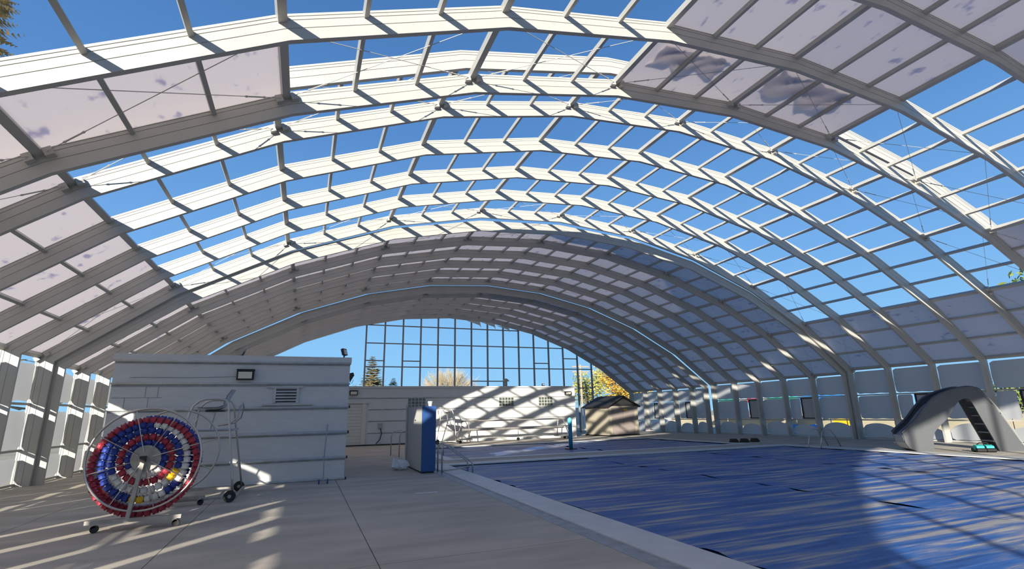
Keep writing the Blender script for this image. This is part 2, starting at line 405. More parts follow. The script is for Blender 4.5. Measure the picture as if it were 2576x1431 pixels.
# ------------------------------------------------------------------ side walls
def sheet_mesh(wd, ht, sd, mode):
    """loose sheet: local y along the wall, z up; mode 0 tight with side slits, 1 sagging top, 2 domed top"""
    r = random.Random(sd * 13 + mode); b = MB()
    gl, gr = r.uniform(.05, .13), r.uniform(.015, .05); tl, tr_ = r.uniform(.01, .05), r.uniform(.01, .05); bl = r.uniform(.01, .05); tm = 0.0
    if mode == 0: gl = r.uniform(.24, .44)
    if mode == 3: gl, tl, tr_ = r.uniform(.03, .09), r.uniform(.004, .02), r.uniform(.004, .02)
    if mode == 1: tl, tr_, tm = r.uniform(.05, .12), r.uniform(.08, .18), r.uniform(-.04, .06)
    if mode == 2: tl, tr_, tm = r.uniform(.35, .55), r.uniform(.25, .5), -r.uniform(.22, .30)
    x0, x1 = -wd / 2 + gl, wd / 2 - gr; n = 12; m = 5; top = []; bot = []
    for i in range(n + 1):
        t = i / n; rc = max(0, 0.07 - min(t, 1 - t) * 1.0)
        top.append(ht / 2 - (tl * (1 - t) + tr_ * t) - tm * math.sin(PI * t) ** 0.7 - rc); bot.append(-ht / 2 + bl + rc + 0.012 * math.sin(i * 1.3 + sd))
    for i in range(n + 1):
        for j in range(m + 1):
            x = x0 + (x1 - x0) * i / n; z = bot[i] + (top[i] - bot[i]) * j / m
            if i in (0, n): x += 0.015 * math.sin(z * 6 + sd)
            b.v.append((0.006 * math.sin(i * .9 + j * .7 + sd), x, z))
    for i in range(n):
        for j in range(m):
            k = i * (m + 1) + j; b.f.append((k, k + m + 1, k + m + 2, k + 1))
    return b.mesh('panel', 'sheet', True)
RAILS = (0.05, 0.90, 2.08)
sheets = {}
for side in (-1, 1):
    wr = tag(link('wall_left' if side < 0 else 'wall_right', None), ('left' if side < 0 else 'right') + ' side wall of loose translucent sheets between white posts', 'wall', kind='structure')
    nwin = 0
    for s, S in enumerate(SECS):
        P = profile(s); k = 0 if side < 0 else 10; ex, ez = P[k]; d = S['dep']; xr = ex + side * (d - 0.04)
        for bay in range(5):
            y0, y1 = S['ys'][bay] + RW, S['ys'][bay + 1]; yc = (y0 + y1) / 2; ln = y1 - y0
            zs = list(RAILS) + [ez + 0.06]
            for z in RAILS:
                MB().box((xr, yc, z), (0.06, ln, 0.06)).build('rail', 'alum', wr)
            win = side > 0 and ((s == 2 and bay in (1, 3)) or (s == 3 and bay in (1, 3)) or (s == 4 and bay in (1, 3)))
            for row in range(3):
                za, zb = zs[row] + 0.03, zs[row + 1] - 0.03; ht = zb - za
                l2, yc2 = ln, yc
                if win and row == 1:
                    l2 = ln * 0.42; yc2 = y1 - l2 / 2
                md = (1 if s in (2, 3, 4) else 0) if side < 0 else (2 if row == 0 else 3)
                v = random.randint(0, 4); key = (round(l2, 1), round(ht, 1), v, md)
                if key not in sheets: sheets[key] = sheet_mesh(l2, ht, v * 7 + row, md)
                o = link('panel', sheets[key], wr, (xr + random.uniform(-.02, .02), yc2, (za + zb) / 2))
            if win:
                nwin += 1; wl = ln * 0.52; wy0 = y0 + 0.06; za, zb = RAILS[1] + 0.05, RAILS[2] - 0.02
                wo_ = tag(link('window_%d' % nwin, None), None, None, kind='structure')
                f = MB(); t = 0.055
                f.bb((xr - .05, wy0, za), (xr + .05, wy0 + t, zb)); f.bb((xr - .05, wy0 + wl - t, za), (xr + .05, wy0 + wl, zb)); f.bb((xr - .05, wy0 + t, za), (xr + .05, wy0 + wl - t, za + t)); f.bb((xr - .05, wy0 + t, zb - t), (xr + .05, wy0 + wl - t, zb))
                f.build('window_frame', 'black', wo_)
                MB().bb((xr - .006, wy0 + t, za + t), (xr + .006, wy0 + wl - t, zb - t)).build('pane', 'sheet', wo_)
                wo_['label'] = ('black-framed window cut off at the right edge above the slide', 'black-framed window seen just left of the slide', 'black-framed window in the right wall left of the blue tent', 'black-framed window in the right wall behind the hose coils', 'second farthest black-framed window, beside the storage shed', 'farthest black-framed window in the right wall, behind the storage shed')[nwin - 1]; wo_['category'] = 'window'

# ------------------------------------------------------------------ glazing bars of the end wall
eb = tag(link('wall_back', None), 'open grid of slim grey glazing bars closing the far arch', 'wall', kind='structure')
P4 = profile(4); YE = 35.62
def arch_z(P, x):
    for a, b in zip(P, P[1:]):
        if a[0] <= x <= b[0]: return a[1] + (b[1] - a[1]) * (x - a[0]) / (b[0] - a[0])
    return 0
MX = [3.605 + 1.251 * i for i in range(15)]
for x in MX: MB().bb((x - .05, YE, -.1), (x + .05, YE + .12, arch_z(P4, x) + .15)).build('mullion', 'alum_dark', eb)
for i in range(14):
    a, b = MX[i] + .05, MX[i + 1] - .05
    for z in (7.66, 6.41, 4.81) + ((5.22,) if i in (0, 2, 10) else ()) + ((5.62,) if i == 12 else ()) + ((3.86,) if i in (6, 7) else ()) + ((3.35,) if i == 13 else ()):
        if z < min(arch_z(P4, a), arch_z(P4, b)) + .1: MB().bb((a, YE + .02, z - .035), (b, YE + .10, z + .035)).build('transom', 'alum_dark', eb)
fe = tag(link('wall_front', None), 'grid of slim glazing bars at the open end behind the viewer', 'wall', kind='structure')
P0 = profile(0)
for i in range(20):
    x = P0[0][0] + 1.6 * (i + 0.5)
    if x < P0[-1][0]: MB().bb((x - .05, -10.40, 0), (x + .05, -10.28, arch_z(P0, x) + .1)).build('mullion', 'alum_dark', fe)
for z in (2.2, 4.6, 6.8):
    xs_ = [q / 20 for q in range(int(P0[0][0] * 20), int(P0[-1][0] * 20)) if arch_z(P0, q / 20) > z]
    if xs_: MB().bb((xs_[0], -10.38, z - .035), (xs_[-1], -10.3, z + .035)).build('transom', 'alum_dark', fe)

# ------------------------------------------------------------------ near block building
BY = 14.74; BX0, BX1, BH = -4.24, 1.10, 3.16
b1 = thing('block_building', 'low painted block building on the left with pipes along its wall', 'building')
MB().bb((BX0, BY, 0), (BX1, 23.5, BH - 0.14)).build('wall', 'wall_paint', b1)
MB().bb((BX0 - .04, BY - .05, BH - .14), (BX1 + .03, 23.55, BH)).build('parapet', 'wall_paint', b1)
for z, x0, h in ((3.00, BX0, .05), (2.45, BX0, .03), (1.845, BX0, .045), (1.19, BX0, .05), (0.555, BX0, .045), (0.03, BX0, .04)):
    p = MB(); p.tube([(x0 - .01, BY - .03, z), (BX1 + .02, BY - .03, z)], h * .75, 8); o = p.build('pipe', 'band_paint', b1, True)
    MB().bb((x0, BY - .012, z - .07), (BX1, BY, z - .035)).build('pipe_ledge', 'gutter', b1)
    if z < 2.2: MB().cyl((BX1 + .02, BY - .03, z), (BX1 + .055, BY - .03, z), h * .8, 8).build('pipe_cap', 'black', o)
# block joints that show near the left corner
for x, z0, z1 in ((-3.55, 2.12, 2.40), (-3.30, 2.12, 2.40), (-3.95, 1.88, 2.12), (-3.48, 1.88, 2.12)):
    MB().bb((x, BY - .006, z0), (x + .012, BY + .001, z1)).build('block_joint', 'gutter', b1)
MB().bb((-4.2, BY - .006, 2.115), (-3.2, BY + .001, 2.127)).build('block_joint', 'gutter', b1)
# louvred vent
MB().bb((-.70, BY - .012, 1.98), (-.21, BY, 2.34)).build('vent_opening', 'slot', b1)
for a, b in (((-.76, 1.96), (-.70, 2.36)), ((-.21, 1.96), (-.15, 2.36))): vfo = MB().bb((a[0], BY - .05, a[1]), (b[0], BY, b[1])).build('vent_jamb', 'band_paint', b1)
for k in range(5):
    z = 2.0 + .075 * k
    M_ = Matrix.Rotation(-.7, 3, 'X'); MB().box((-.455, BY - .03, z + .03), (.49, .012, .055), M=M_).build('louvre', 'band_paint', b1)
MB().bb((-.92, BY - .06, 2.34), (-.05, BY, 2.39)).build('lintel', 'band_paint', b1)
MB().bb((-1.0, BY - .08, 1.905), (.22, BY, 1.94)).build('sill', 'band_paint', b1)
cd = MB().tube([(-3.9, BY - .012, 2.60), (-2.6, BY - .012, 2.60), (-1.62, BY - .012, 2.63)], .006, 5); cd.build('conduit', 'gutter', b1)

def wall_light(loc, sz, label, ry=0.0):
    t = thing('wall_light', label, 'light', loc, ry); x, y, z = sz
    h = MB(); h.prism([(-.02, -z / 2), (-.02, z / 2), (-y * .8, z / 2), (-y, z * .35), (-y * .8, -z / 2)], -x / 2, x / 2, Matrix(((0, 0, 1), (1, 0, 0), (0, 1, 0))))
    h.bb((-x / 2 - .01, -y * .95, z / 2 - .02), (x / 2 + .01, 0, z / 2 + .02)); h.build('housing', 'black', t)
    MB().prism([(-y * 1.0, z * .30), (-y * .83, -z * .36), (-y * .87, -z * .36), (-y * 1.04, z * .30)], -x * .40, x * .40, Matrix(((0, 0, 1), (1, 0, 0), (0, 1, 0)))).build('lens', 'lens', t)
    return t
wall_light((-1.445, BY, 2.665), (.39, .16, .25), 'black wall light with cream lens above the louvred vent')
def flood(loc, label, rz, tilt):
    t = thing('floodlight', label, 'light', loc, rz)
    h = MB(); M_ = Matrix.Rotation(tilt, 3, 'X'); h.box((0, 0, .16), (.20, .07, .18), M=M_); h.build('housing', 'black', t)
    MB().box((0, -.04, .16), (.16, .01, .14), M=M_).build('lens', 'lens', t)
    MB().bar((0, 0, -.004), (0, 0, .1), .03, .03).build('bracket', 'black', t); return t
flood((.93, BY + .1, BH + .003), 'small black floodlight on the roof corner of the near block building', 1.0, -.3)
t = thing('floodlight', 'black lamp hanging from the right corner of the near block building', 'light', (BX1 + .004, BY + .1, 2.62))
MB().prism([(0, .12), (.09, .14), (.12, .06), (.02, -.12)], -.1, .1, Matrix(((1, 0, 0), (0, 0, 1), (0, 1, 0)))).build('housing', 'black', t)
MB().tube([(.03, 0, -.1), (.07, 0, -.16), (.11, 0, -.05)], .006, 5).build('wire', 'black', t)
t = thing('satellite_dish', 'dark satellite dish standing on the near block building roof', 'dish', (-1.86, 17.0, BH))
ds = MB(); ring = []
for k in range(16):
    a = 2 * PI * k / 16; ring.append((.06 + .10 * math.sin(a), .22 * math.cos(a), .28 + .25 * math.sin(a)))
i0 = len(ds.v); ds.v += [(x - .05, y * .5, (z - .28) * .5 + .28) for x, y, z in ring] + ring + [(-.07, 0, .27)]
for k in range(16):
    k2 = (k + 1) % 16; ds.f += [(i0 + k, i0 + k2, i0 + 16 + k2, i0 + 16 + k), (i0 + 32, i0 + k2, i0 + k)]
ds.build('dish', 'pane_dark', t, True)
MB().tube([(-.07, 0, 0), (-.07, 0, .26)], .02, 8).build('mast', 'pane_dark', t); MB().bb((-.3, -.12, 0), (.1, .12, .03)).build('foot', 'pane_dark', t)

# ------------------------------------------------------------------ long back building
CY = 30.0; CX0, CX1, CH = -1.0, 16.4, 3.2
b2 = thing('long_building', 'long low white block building across the far end of the deck', 'building')
MB().bb((CX0, CY, 0), (CX1, 34.9, CH - .10)).build('wall', 'wall_paint', b2)
MB().bb((CX0, CY - .06, CH - .10), (CX1 + .05, 34.95, CH)).build('parapet', 'wall_paint', b2)
for z in (2.56, 1.94, 1.31, .67):
    MB().tube([(3.35 if z < 2.4 else CX0, CY - .02, z), (CX1, CY - .02, z)], .028, 6).build('pipe', 'band_paint', b2)
    MB().bb((3.35 if z < 2.4 else CX0, CY - .01, z - .055), (CX1, CY, z - .03)).build('pipe_ledge', 'gutter', b2)
dr = tag(link('door_1', None), 'white roll-up door in the far building beside the near building', 'door', kind='structure')
for k in range(13): MB().bb((1.9, CY - .03, .02 + .17 * k), (3.0, CY - .012, .18 + .17 * k)).build('slat', 'door_paint', dr)
MB().bb((3.0, CY - .08, 0), (3.22, CY, 2.28)).build('door_frame', 'door_paint', dr); MB().bb((1.7, CY - .12, 2.26), (3.34, CY, 2.36)).build('door_lintel', 'door_paint', dr)
for n, (x0, x1) in enumerate(((5.52, 6.55), (11.1, 12.08), (13.78, 14.76))):
    wn = tag(link('window_%d' % (n + 20), None), ('leftmost glass block window behind the tall blue-edged slab', 'middle sunlit glass block window in the far building', 'rightmost glass block window in the far building, near its end')[n], 'window', kind='structure')
    MB().bb((x0, CY - .012, 1.99), (x1, CY, 2.54)).build('mortar_bed', 'coping', wn)
    for i in range(5):
        for j in range(3):
            a = x0 + (x1 - x0) * (i + .11) / 5; b = x0 + (x1 - x0) * (i + .89) / 5; MB().bb((a, CY - .03, 2.005 + .18 * j), (b, CY - .005, 2.15 + .18 * j)).build('glass_block', 'glassblock', wn)
wall_light((2.5, CY, 2.83), (.42, .2, .24), 'black wall light above the white roll-up door')
wall_light((15.85, CY, 2.74), (.42, .2, .2), 'dark wall light near the right end of the far building')
flood((14.9, CY + 1.6, CH + .003), 'floodlight box standing on the far building roof', .3, -.2)
t = thing('roof_vent', 'grey mushroom vent on the far building roof', 'vent', (12.35, CY + 2.0, CH)); MB().cyl((0, 0, 0), (0, 0, .45), .1, 10).build('stack', 'galv', t); MB().tube([(0, 0, .42), (0, 0, .46), (0, 0, .6)], [.24, .24, .08], 12).build('cowl', 'galv', t)
t = thing('electric_box', 'small grey electrical box with a hanging cable by the roll-up door', 'box', (4.02, CY, .9))
MB().bb((-.12, -.1, 0), (.12, 0, .28)).build('box', 'galv', t); MB().tube([(0.02, -.06, 0), (.08, -.07, -.3), (0, -.08, -.6), (-.2, -.1, -.82)], .025, 6).build('cable', 'black', t)
hs = MB(); hs.tube([(x, CY - .25 - .06 * math.sin(x * 1.7), .03) for x in [1.3 + .25 * k for k in range(24)]], .04, 6)
tag(hs.build('hose', 'black', None, True), 'black hose lying along the foot of the far building', 'hose')

# ------------------------------------------------------------------ lane rope reel
RC = Vector((-2.26, 0, 1.017)); RY0, RY1 = 9.93, 11.90
rl = thing('lane_rope_reel', 'wheeled steel reel with big spoked rings holding the coloured lane rope', 'reel', (-2.26, 10.9, 0))
def at_(x, y, z): return (x + 2.26, y - 10.9, z)
for y in (RY0, RY1):
    ro = MB().tube([at_(-2.26 + .765 * math.cos(2 * PI * k / 48), y, 1.017 + .765 * math.sin(2 * PI * k / 48)) for k in range(48)], .018, 8, closed=True).build('ring', 'steel', rl, True)
    for k in range(8):
        a = 2 * PI * (k + .35) / 8
        MB().tube([at_(-2.26 + .10 * math.cos(a), y - .02, 1.017 + .10 * math.sin(a)), at_(-2.26 + .76 * math.cos(a), y, 1.017 + .76 * math.sin(a))], .008, 5).build('spoke', 'steel', ro)
    MB().cyl(at_(-2.26, y + .015, 1.017), at_(-2.26, y + .025, 1.017), .2, 24).build('hub_plate', 'galv', ro)
    yo = y - .06 if y == RY0 else y + .06
    MB().bar(at_(-2.36, yo, .16), at_(-2.26, yo, 1.06), .055, .055, (0, 1, 0)).build('upright', 'galv', rl)
    bo = MB().bar(at_(-2.88, yo, .145), at_(-1.655, yo, .145), .06, .055).build('base_bar', 'galv', rl)
    for x in (-2.78, -1.75):
        cs = MB().bar(at_(x, yo, .12), at_(x + .02, yo, .07), .05, .06); co = cs.build('caster_fork', 'steel', bo)
        MB().cyl(at_(x + .03, yo - .025, .052), at_(x + .03, yo + .025, .052), .052, 14).build('caster_wheel', 'black', bo)
MB().bar(at_(-2.26, RY0 - .1, 1.017), at_(-2.26, RY1 + .1, 1.017), .06, .06).build('axle', 'galv', rl)
MB().bar(at_(-2.30, RY0 - .05, .15), at_(-2.30, RY1 + .05, .15), .05, .04).build('floor_bar', 'galv', rl)
MB().bb(at_(-2.30, RY0 - .16, .975), at_(-2.22, RY0 - .08, 1.06)).build('crank_socket', 'black', rl)

lr = thing('lane_rope', 'coiled lane rope of red, blue, white and yellow floats wound on the reel', 'lane rope', (-2.26, 10.2, 1.017))
fm = {}
for c in ('red', 'blue', 'white', 'yellow'):
    q = MB(); q.tube([(0, 0, -.046), (0, 0, -.03), (0, 0, -.012), (0, 0, .012), (0, 0, .03), (0, 0, .046)], [.03, .06, .05, .05, .06, .03], 10); fm[c] = q.mesh('float', c, False)
def turn(R, cx, cz, y, colf, sp=.096):
    n = int(2 * PI * R / sp)
    pts_ = []
    for k in range(n):
        a = 2 * PI * k / n
        o = link('float', fm[colf(math.degrees(a) % 360)], lr, (cx + R * math.cos(a), y - 10.2 + .012 * math.sin(k * 2.3), cz + R * math.sin(a)))
        o.rotation_euler = (0, -a + .1 * math.sin(k * 1.9), 0)
    MB().tube([(cx + R * math.cos(2 * PI * k / 40), y - 10.2, cz + R * math.sin(2 * PI * k / 40)) for k in range(40)], .012, 4, closed=True).build('cord', 'white', lr)
Y0 = RY0 + .09
turn(.245, 0, -.01, Y0, lambda a: 'white' if 215 < a < 335 else 'blue')
turn(.345, .0, -.02, Y0, lambda a: 'red')
turn(.455, 0.0, -.03, Y0, lambda a: 'yellow' if 318 < a < 338 else ('white' if 205 < a < 320 else 'blue'))
turn(.565, -.01, -.05, Y0, lambda a: 'white' if (a < 85 or a > 322) else ('yellow' if 255 < a < 272 else ('white' if 272 <= a < 300 else 'blue')))
turn(.70, -.005, -.12, Y0, lambda a: 'red')
turn(.58, -.01, -.04, Y0 + .13, lambda a: 'white' if 110 < a < 230 else 'blue')
turn(.69, -.0, -.09, Y0 + .13, lambda a: 'blue' if a < 100 else ('white' if a < 200 else 'red'))
turn(.68, 0, -.08, Y0 + .27, lambda a: 'blue' if a < 120 else 'white')

# ------------------------------------------------------------------ lifeguard chairs
def lifeguard(label, loc, rz, sc=1.0):
    t = thing('lifeguard_chair', label, 'lifeguard chair', loc, rz, 'lifeguard chairs'); t.scale = (sc,) * 3
    # local: faces -x; feet at z=0; near side y=-0.8, far side y=+0.8
    for sg in (-1, 1):
        yb, yt = sg * .82, sg * .42
        def yy(z): return yb + (yt - yb) * z / 2.0
        pts_ = [(-.72, yb, .08)]
        pts_ += [(-.72 + .22 * z / 1.8, yy(z), z) for z in (.6, 1.2, 1.75)]
        pts_ += [(-.45, yy(1.88), 1.88), (-.36, yy(1.96), 1.96), (-.25, yt, 2.0), (0.02, yt, 2.0), (.13, yy(1.96), 1.97), (.19, yy(1.88), 1.88)]
        pts_ += [(.20 + .28 * (1.75 - z) / 1.65, yy(z), z) for z in (1.75, 1.2, .6, .1)]
        MB().tube(pts_, .022, 8).build('side_frame', 'steel', t, True)
        MB().bar((-.72, yb, .09), (.52, yb, .09), .045, .045).build('base_rail', 'galv', t)
        w_ = MB(); w_.cyl((.42, yb - .03, .11), (.42, yb + .03, .11), .11, 18); wo2 = w_.build('wheel', 'black', t)
        MB().cyl((.42, yb - .036, .11), (.42, yb + .036, .11), .035, 10).build('wheel_hub', 'galv', wo2)
        MB().tube([(-.30, yy(1.36), 1.37), (.32, yy(1.36), 1.37)], .018, 6).build('step_rail', 'steel', t)
    MB().bb((-.62, -.50, 1.345), (.30, .50, 1.385)).build('platform', 'seat_grey', t)
    MB().tube([(-.18, 0, 1.385), (-.12, 0, 1.78)], .03, 8).build('seat_post', 'steel', t)
    MB().bb((-.28, -.16, 1.745), (.06, .16, 1.775)).build('seat_plate', 'black', t)
    s_ = MB(); prof = [(-.42, 1.80), (-.30, 1.785), (-.05, 1.79), (.06, 1.83), (.11, 1.93), (.16, 2.08), (.23, 2.20)]
    for (x, z) in prof:
        for j in range(7):
            v = -1 + j / 3; s_.v.append((x - .05 * v * v * (1 if z > 1.85 else 0), v * (.25 - .04 * (z > 2.1)), z + .05 * v * v * (1 if z < 1.85 else .2)))
    for (x, z) in prof:
        for j in range(7):
            v = -1 + j / 3; s_.v.append((x - .05 * v * v * (1 if z > 1.85 else 0) + (.015 if z > 1.85 else 0), v * (.25 - .04 * (z > 2.1)), z + .05 * v * v * (1 if z < 1.85 else .2) - (.015 if z <= 1.85 else 0)))
    n = len(prof)
    for i in range(n - 1):
        for j in range(6):
            k = i * 7 + j; s_.f.append((k, k + 1, k + 8, k + 7)); k += n * 7; s_.f.append((k, k + 7, k + 8, k + 1))
    s_.build('seat', 'seat_grey', t, True)
    MB().tube([(.02, -.36, 1.46), (.24, -.36, 1.50), (.36, -.34, 1.62), (.40, -.30, 1.85), (.40, 0, 1.93), (.40, .30, 1.85), (.36, .34, 1.62), (.24, .36, 1.50), (.02, .36, 1.46)], .018, 7).build('back_rail', 'steel', t, True)
    for k in range(1, 4): MB().tube([(-.72 + .122 * (.4 * k) - .02, -.8 + .08 * k, .4 * k), (-.72 + .122 * (.4 * k) - .02, .8 - .08 * k, .4 * k)], .018, 6).build('rung', 'steel', t)
    MB().bar((.52, -.82, .09), (.52, .82, .09), .05, .05).build('rear_bar', 'galv', t)
    return t
lifeguard('lifeguard chair with grey seat behind the lane rope reel', (-1.66, 12.86, 0), 0)
lifeguard('lifeguard chair in front of the far sunlit wall, left of the cover roller', (7.35, 28.6, 0), PI * .92, .93)

# ------------------------------------------------------------------ pole vacuum leaning on the wall
t = thing('vacuum_pole', 'thin pool vacuum pole with two blue wheels leaning on the near building', 'vacuum pole', (.566, 14.0, 0))
MB().tube([(0, 0, .05), (.0, .40, .62), (.04, .62, 1.40)], .014, 7).build('pole', 'gutter', t)
MB().bar((-.10, 0, .05), (.10, 0, .05), .03, .03).build('axle', 'galv', t)
for sg in (-1, 1): MB().cyl((sg * .10 - .015, 0, .055), (sg * .10 + .015, 0, .055), .055, 14).build('wheel', 'blue', t)

# ------------------------------------------------------------------ tall slab, bag, rails, strip
t = thing('standing_slab', 'tall white slab with a blue front edge standing beside the pool steps', 'slab', (3.16, 14.85, 0))
MB().bb((0, 0, .05), (.40, .05, 1.83)).build('edge_panel', 'slab_blue', t); MB().bb((0, .05, .05), (.40, 2.5, 1.83)).build('body', 'slab_white', t); MB().bb((.03, .04, 0), (.37, 2.4, .05)).build('base', 'black', t)
MB().bb((-.05, 2.2, .3), (-.004, 2.3, 1.92)).build('back_post', 'slab_white', t)
MB().bb((-.03, .9, 1.42), (0, .96, 1.45)).build('latch', 'black', t)
c_ = MB(); c_.tube([(0, 0, 0), (0, 0, .03), (0, 0, .14), (0, 0, .145)], [.05, .05, .075, .04], 10); tag(c_.build('paper_cup', 'lens', None, False, (3.46, 15.2, 1.83)), 'small cream cup standing on top of the tall slab', 'cup')
bg_ = MB(); n, m = 14, 9; rb = random.Random(3)
for j in range(m + 1):
    ph = PI * j / m
    for i in range(n):
        th = 2 * PI * i / n; r = 1 + .16 * math.sin(3 * th + 2 * ph) + rb.uniform(-.1, .1)
        x = .25 * r * math.sin(ph) * math.cos(th); y = .2 * r * math.sin(ph) * math.sin(th); z = .14 + .14 * r * math.cos(ph)
        if x < -.08 and z > .15: z += .14 * min(1, (-x - .08) / .1); x *= .9
        bg_.v.append((x, y, max(0.004, z)))
for j in range(m):
    for i in range(n): i2 = (i + 1) % n; bg_.f.append((j * n + i, (j + 1) * n + i, (j + 1) * n + i2, j * n + i2))
tag(bg_.build('plastic_bag', 'bag', None, False, (2.80, 16.2, 0)), 'crumpled white plastic bag on the deck beside the tall slab', 'bag')
tag(MB().bb((2.28, 11.2, 0.001), (2.76, 11.27, .012)).build('deck_strip', 'white'), 'thin white strip lying on the deck in front of the slab', 'strip')

def rail(pts_list, label, name='handrail', cat='handrail', r=.022):
    t = thing(name, label, cat, pts_list[0][0]); o = Vector(pts_list[0][0])
    for P_ in pts_list: MB().tube([Vector(p) - o for p in P_], r, 8).build('tube', 'steel', t, True)
    return t
rail([[(3.70, 14.66, 0), (3.70, 14.66, .60), (3.73, 14.66, .72), (3.82, 14.66, .76), (3.95, 14.66, .70), (4.55, 14.66, .27), (4.60, 14.66, .2), (4.60, 14.66, -.3)],
      [(3.70, 15.15, 0), (3.70, 15.15, .60), (3.73, 15.15, .72), (3.82, 15.15, .76), (3.95, 15.15, .70), (4.55, 15.15, .27), (4.60, 15.15, .2), (4.60, 15.15, -.3)], [(3.72, 14.66, .06), (4.5, 14.66, .12)]], 'steel stair handrail sloping into the large pool beside the slab')
rail([[(3.43, 22.1, 0), (3.43, 22.1, .78), (3.52, 22.1, .95), (3.8, 22.1, 1.0), (4.3, 22.1, .8), (5.4, 22.1, .2), (5.4, 22.1, -.2)],
      [(3.62, 21.2, 0), (3.62, 21.2, .78), (3.70, 21.2, .95), (3.98, 21.2, 1.0), (4.5, 21.2, .8), (5.4, 21.2, .2), (5.4, 21.2, -.2)]], 'pair of curved steel grab rails at the smaller pool, left of the slab')
rail([[(20.3, 15.6, 0), (20.05, 15.6, .45), (19.85, 15.6, .66), (19.6, 15.6, .70), (19.35, 15.6, .60), (19.05, 15.6, -.3)],
      [(20.3, 15.05, 0), (20.05, 15.05, .45), (19.85, 15.05, .66), (19.6, 15.05, .70), (19.35, 15.05, .60), (19.05, 15.05, -.3)]], 'looped steel ladder rails at the far right pool edge', 'pool_ladder', 'ladder')
t = thing('spray_post', 'teal water post with a bright tip rising from the smaller pool', 'post', (11.25, 21.17, -.13))
MB().cyl((0, 0, 0), (0, 0, 1.22), .09, 14).build('shaft', 'teal_post', t, True); MB().tube([(0, 0, 1.2), (0, 0, 1.36), (0, 0, 1.43), (0, 0, 1.46)], [.1, .105, .07, .01], 14).build('tip', 'teal_top', t, True); MB().bb((-.2, -.2, -.02), (.2, .2, .12)).build('base', 'black', t)

# ------------------------------------------------------------------ cover roller by the far wall
t = thing('cover_roller', 'long wheeled pool cover roller parked along the far sunlit wall', 'roller', (11.6, 28.7, 0))
for x in (-3.1, 3.1):
    sg = 1 if x > 0 else -1
    MB().tube([(x - .35 * sg, -.0, .2), (x - .25 * sg, 0, 1.15), (x - .1 * sg, 0, 1.2), (x + .12 * sg, 0, 1.12), (x + .42 * sg, 0, .3)], .028, 7).build('end_frame', 'galv', t, True)
    MB().bb((x - .4, -.35, .16), (x + .4, .35, .22)).build('foot', 'galv', t)
    for y in (-.28, .28): MB().cyl((x + .3 * sg, y - .03, .08), (x + .3 * sg, y + .03, .08), .08, 12).build('wheel', 'black', t)
MB().tube([(-3.3, 0, 1.18), (3.3, 0, 1.18)], .04, 8).build('top_bar', 'galv', t); MB().tube([(-3.2, 0, .70), (3.2, 0, .70)], .07, 10).build('roller_tube', 'galv', t); MB().bar((-3.2, 0, .24), (3.2, 0, .24), .05, .05).build('base_bar', 'galv', t)
MB().tube([(0.2, 0, .24), (.2, 0, .66)], .02, 6).build('support', 'white', t); MB().cyl((.2, -.03, .1), (.2, .03, .1), .09, 12).build('wheel', 'black', t)

# ------------------------------------------------------------------ shed
t = thing('storage_shed', 'small tan plastic storage shed with a black gable roof', 'shed', (18.15, 28.9, 0), .16)
sw, sd, eh, rh = 2.55, 2.3, 1.86, 2.47
MB().bb((0, 0, .06), (sw, sd, eh)).build('body', 'shed_wall', t); MB().bb((-.05, -.05, 0), (sw + .05, sd + .05, .08)).build('base', 'black', t)
MB().prism([(0, eh), (sw, eh), (sw / 2, rh - .04)], 0.0, .06, Matrix(((1, 0, 0), (0, 0, 1), (0, 1, 0)))).build('gable', 'shed_roof', t)
MB().prism([(0, eh), (sw, eh), (sw / 2, rh - .04)], sd - .06, sd, Matrix(((1, 0, 0), (0, 0, 1), (0, 1, 0)))).build('gable', 'shed_roof', t)
for sg in (-1, 1):
    xe = sw / 2 + sg * (sw / 2 + .16); ze = eh - .08
    MB().prism([(sw / 2, rh), (xe, ze), (xe, ze + .07), (sw / 2, rh + .08)], -.18, sd + .15, Matrix(((1, 0, 0), (0, 0, 1), (0, 1, 0)))).build('roof_panel', 'shed_roof', t)
for k in range(2):
    do = MB().bb((.28 + k * 1.0, -.035, .1), (1.25 + k * 1.0, 0, eh - .08)).build('door', 'shed_door', t)
    MB().bb((.38 + k * 1.0, -.05, .3), (1.15 + k * 1.0, -.035, .85)).build('door_inset', 'shed_door', do); MB().bb((.38 + k * 1.0, -.05, 1.0), (1.15 + k * 1.0, -.035, 1.65)).build('door_inset', 'shed_door', do)
for x in (-.02, sw - .12): MB().bb((x, -.03, .06), (x + .14, .1, eh)).build('corner_post', 'shed_wall', t)
MB().bb((1.3, -.056, 1.58), (1.62, -.05, 1.68)).build('sticker', 'sign_yellow', t)

# ------------------------------------------------------------------ slide
dv = Vector((.818, -.575, 0)); nv = Vector((.575, .818, 0)); E0 = Vector((19.9, 12.5, 0))
SM = Matrix(((dv.x, 0, nv.x), (dv.y, 0, nv.y), (0, 1, 0)))
t = thing('pool_slide', 'dark grey plastic slide arching beside the pool', 'slide', tuple(E0))
up = [(-.02, .62), (.05, .70), (.48, 1.07), (.80, 1.44), (1.11, 1.75), (1.40, 1.92), (1.70, 2.03), (2.0, 2.11), (2.25, 2.14), (2.45, 2.10), (2.62, 1.99), (2.97, 1.36), (3.35, .43), (3.52, 0)]
lo = [(2.76, 0), (2.65, .43), (2.44, 1.10), (2.28, 1.62), (2.18, 1.74), (2.02, 1.73), (1.85, 1.62), (1.66, 1.38), (1.48, 1.12), (1.18, .85), (.97, .62), (.88, .40), (.86, 0), (.34, 0), (.12, .10), (.02, .28)]
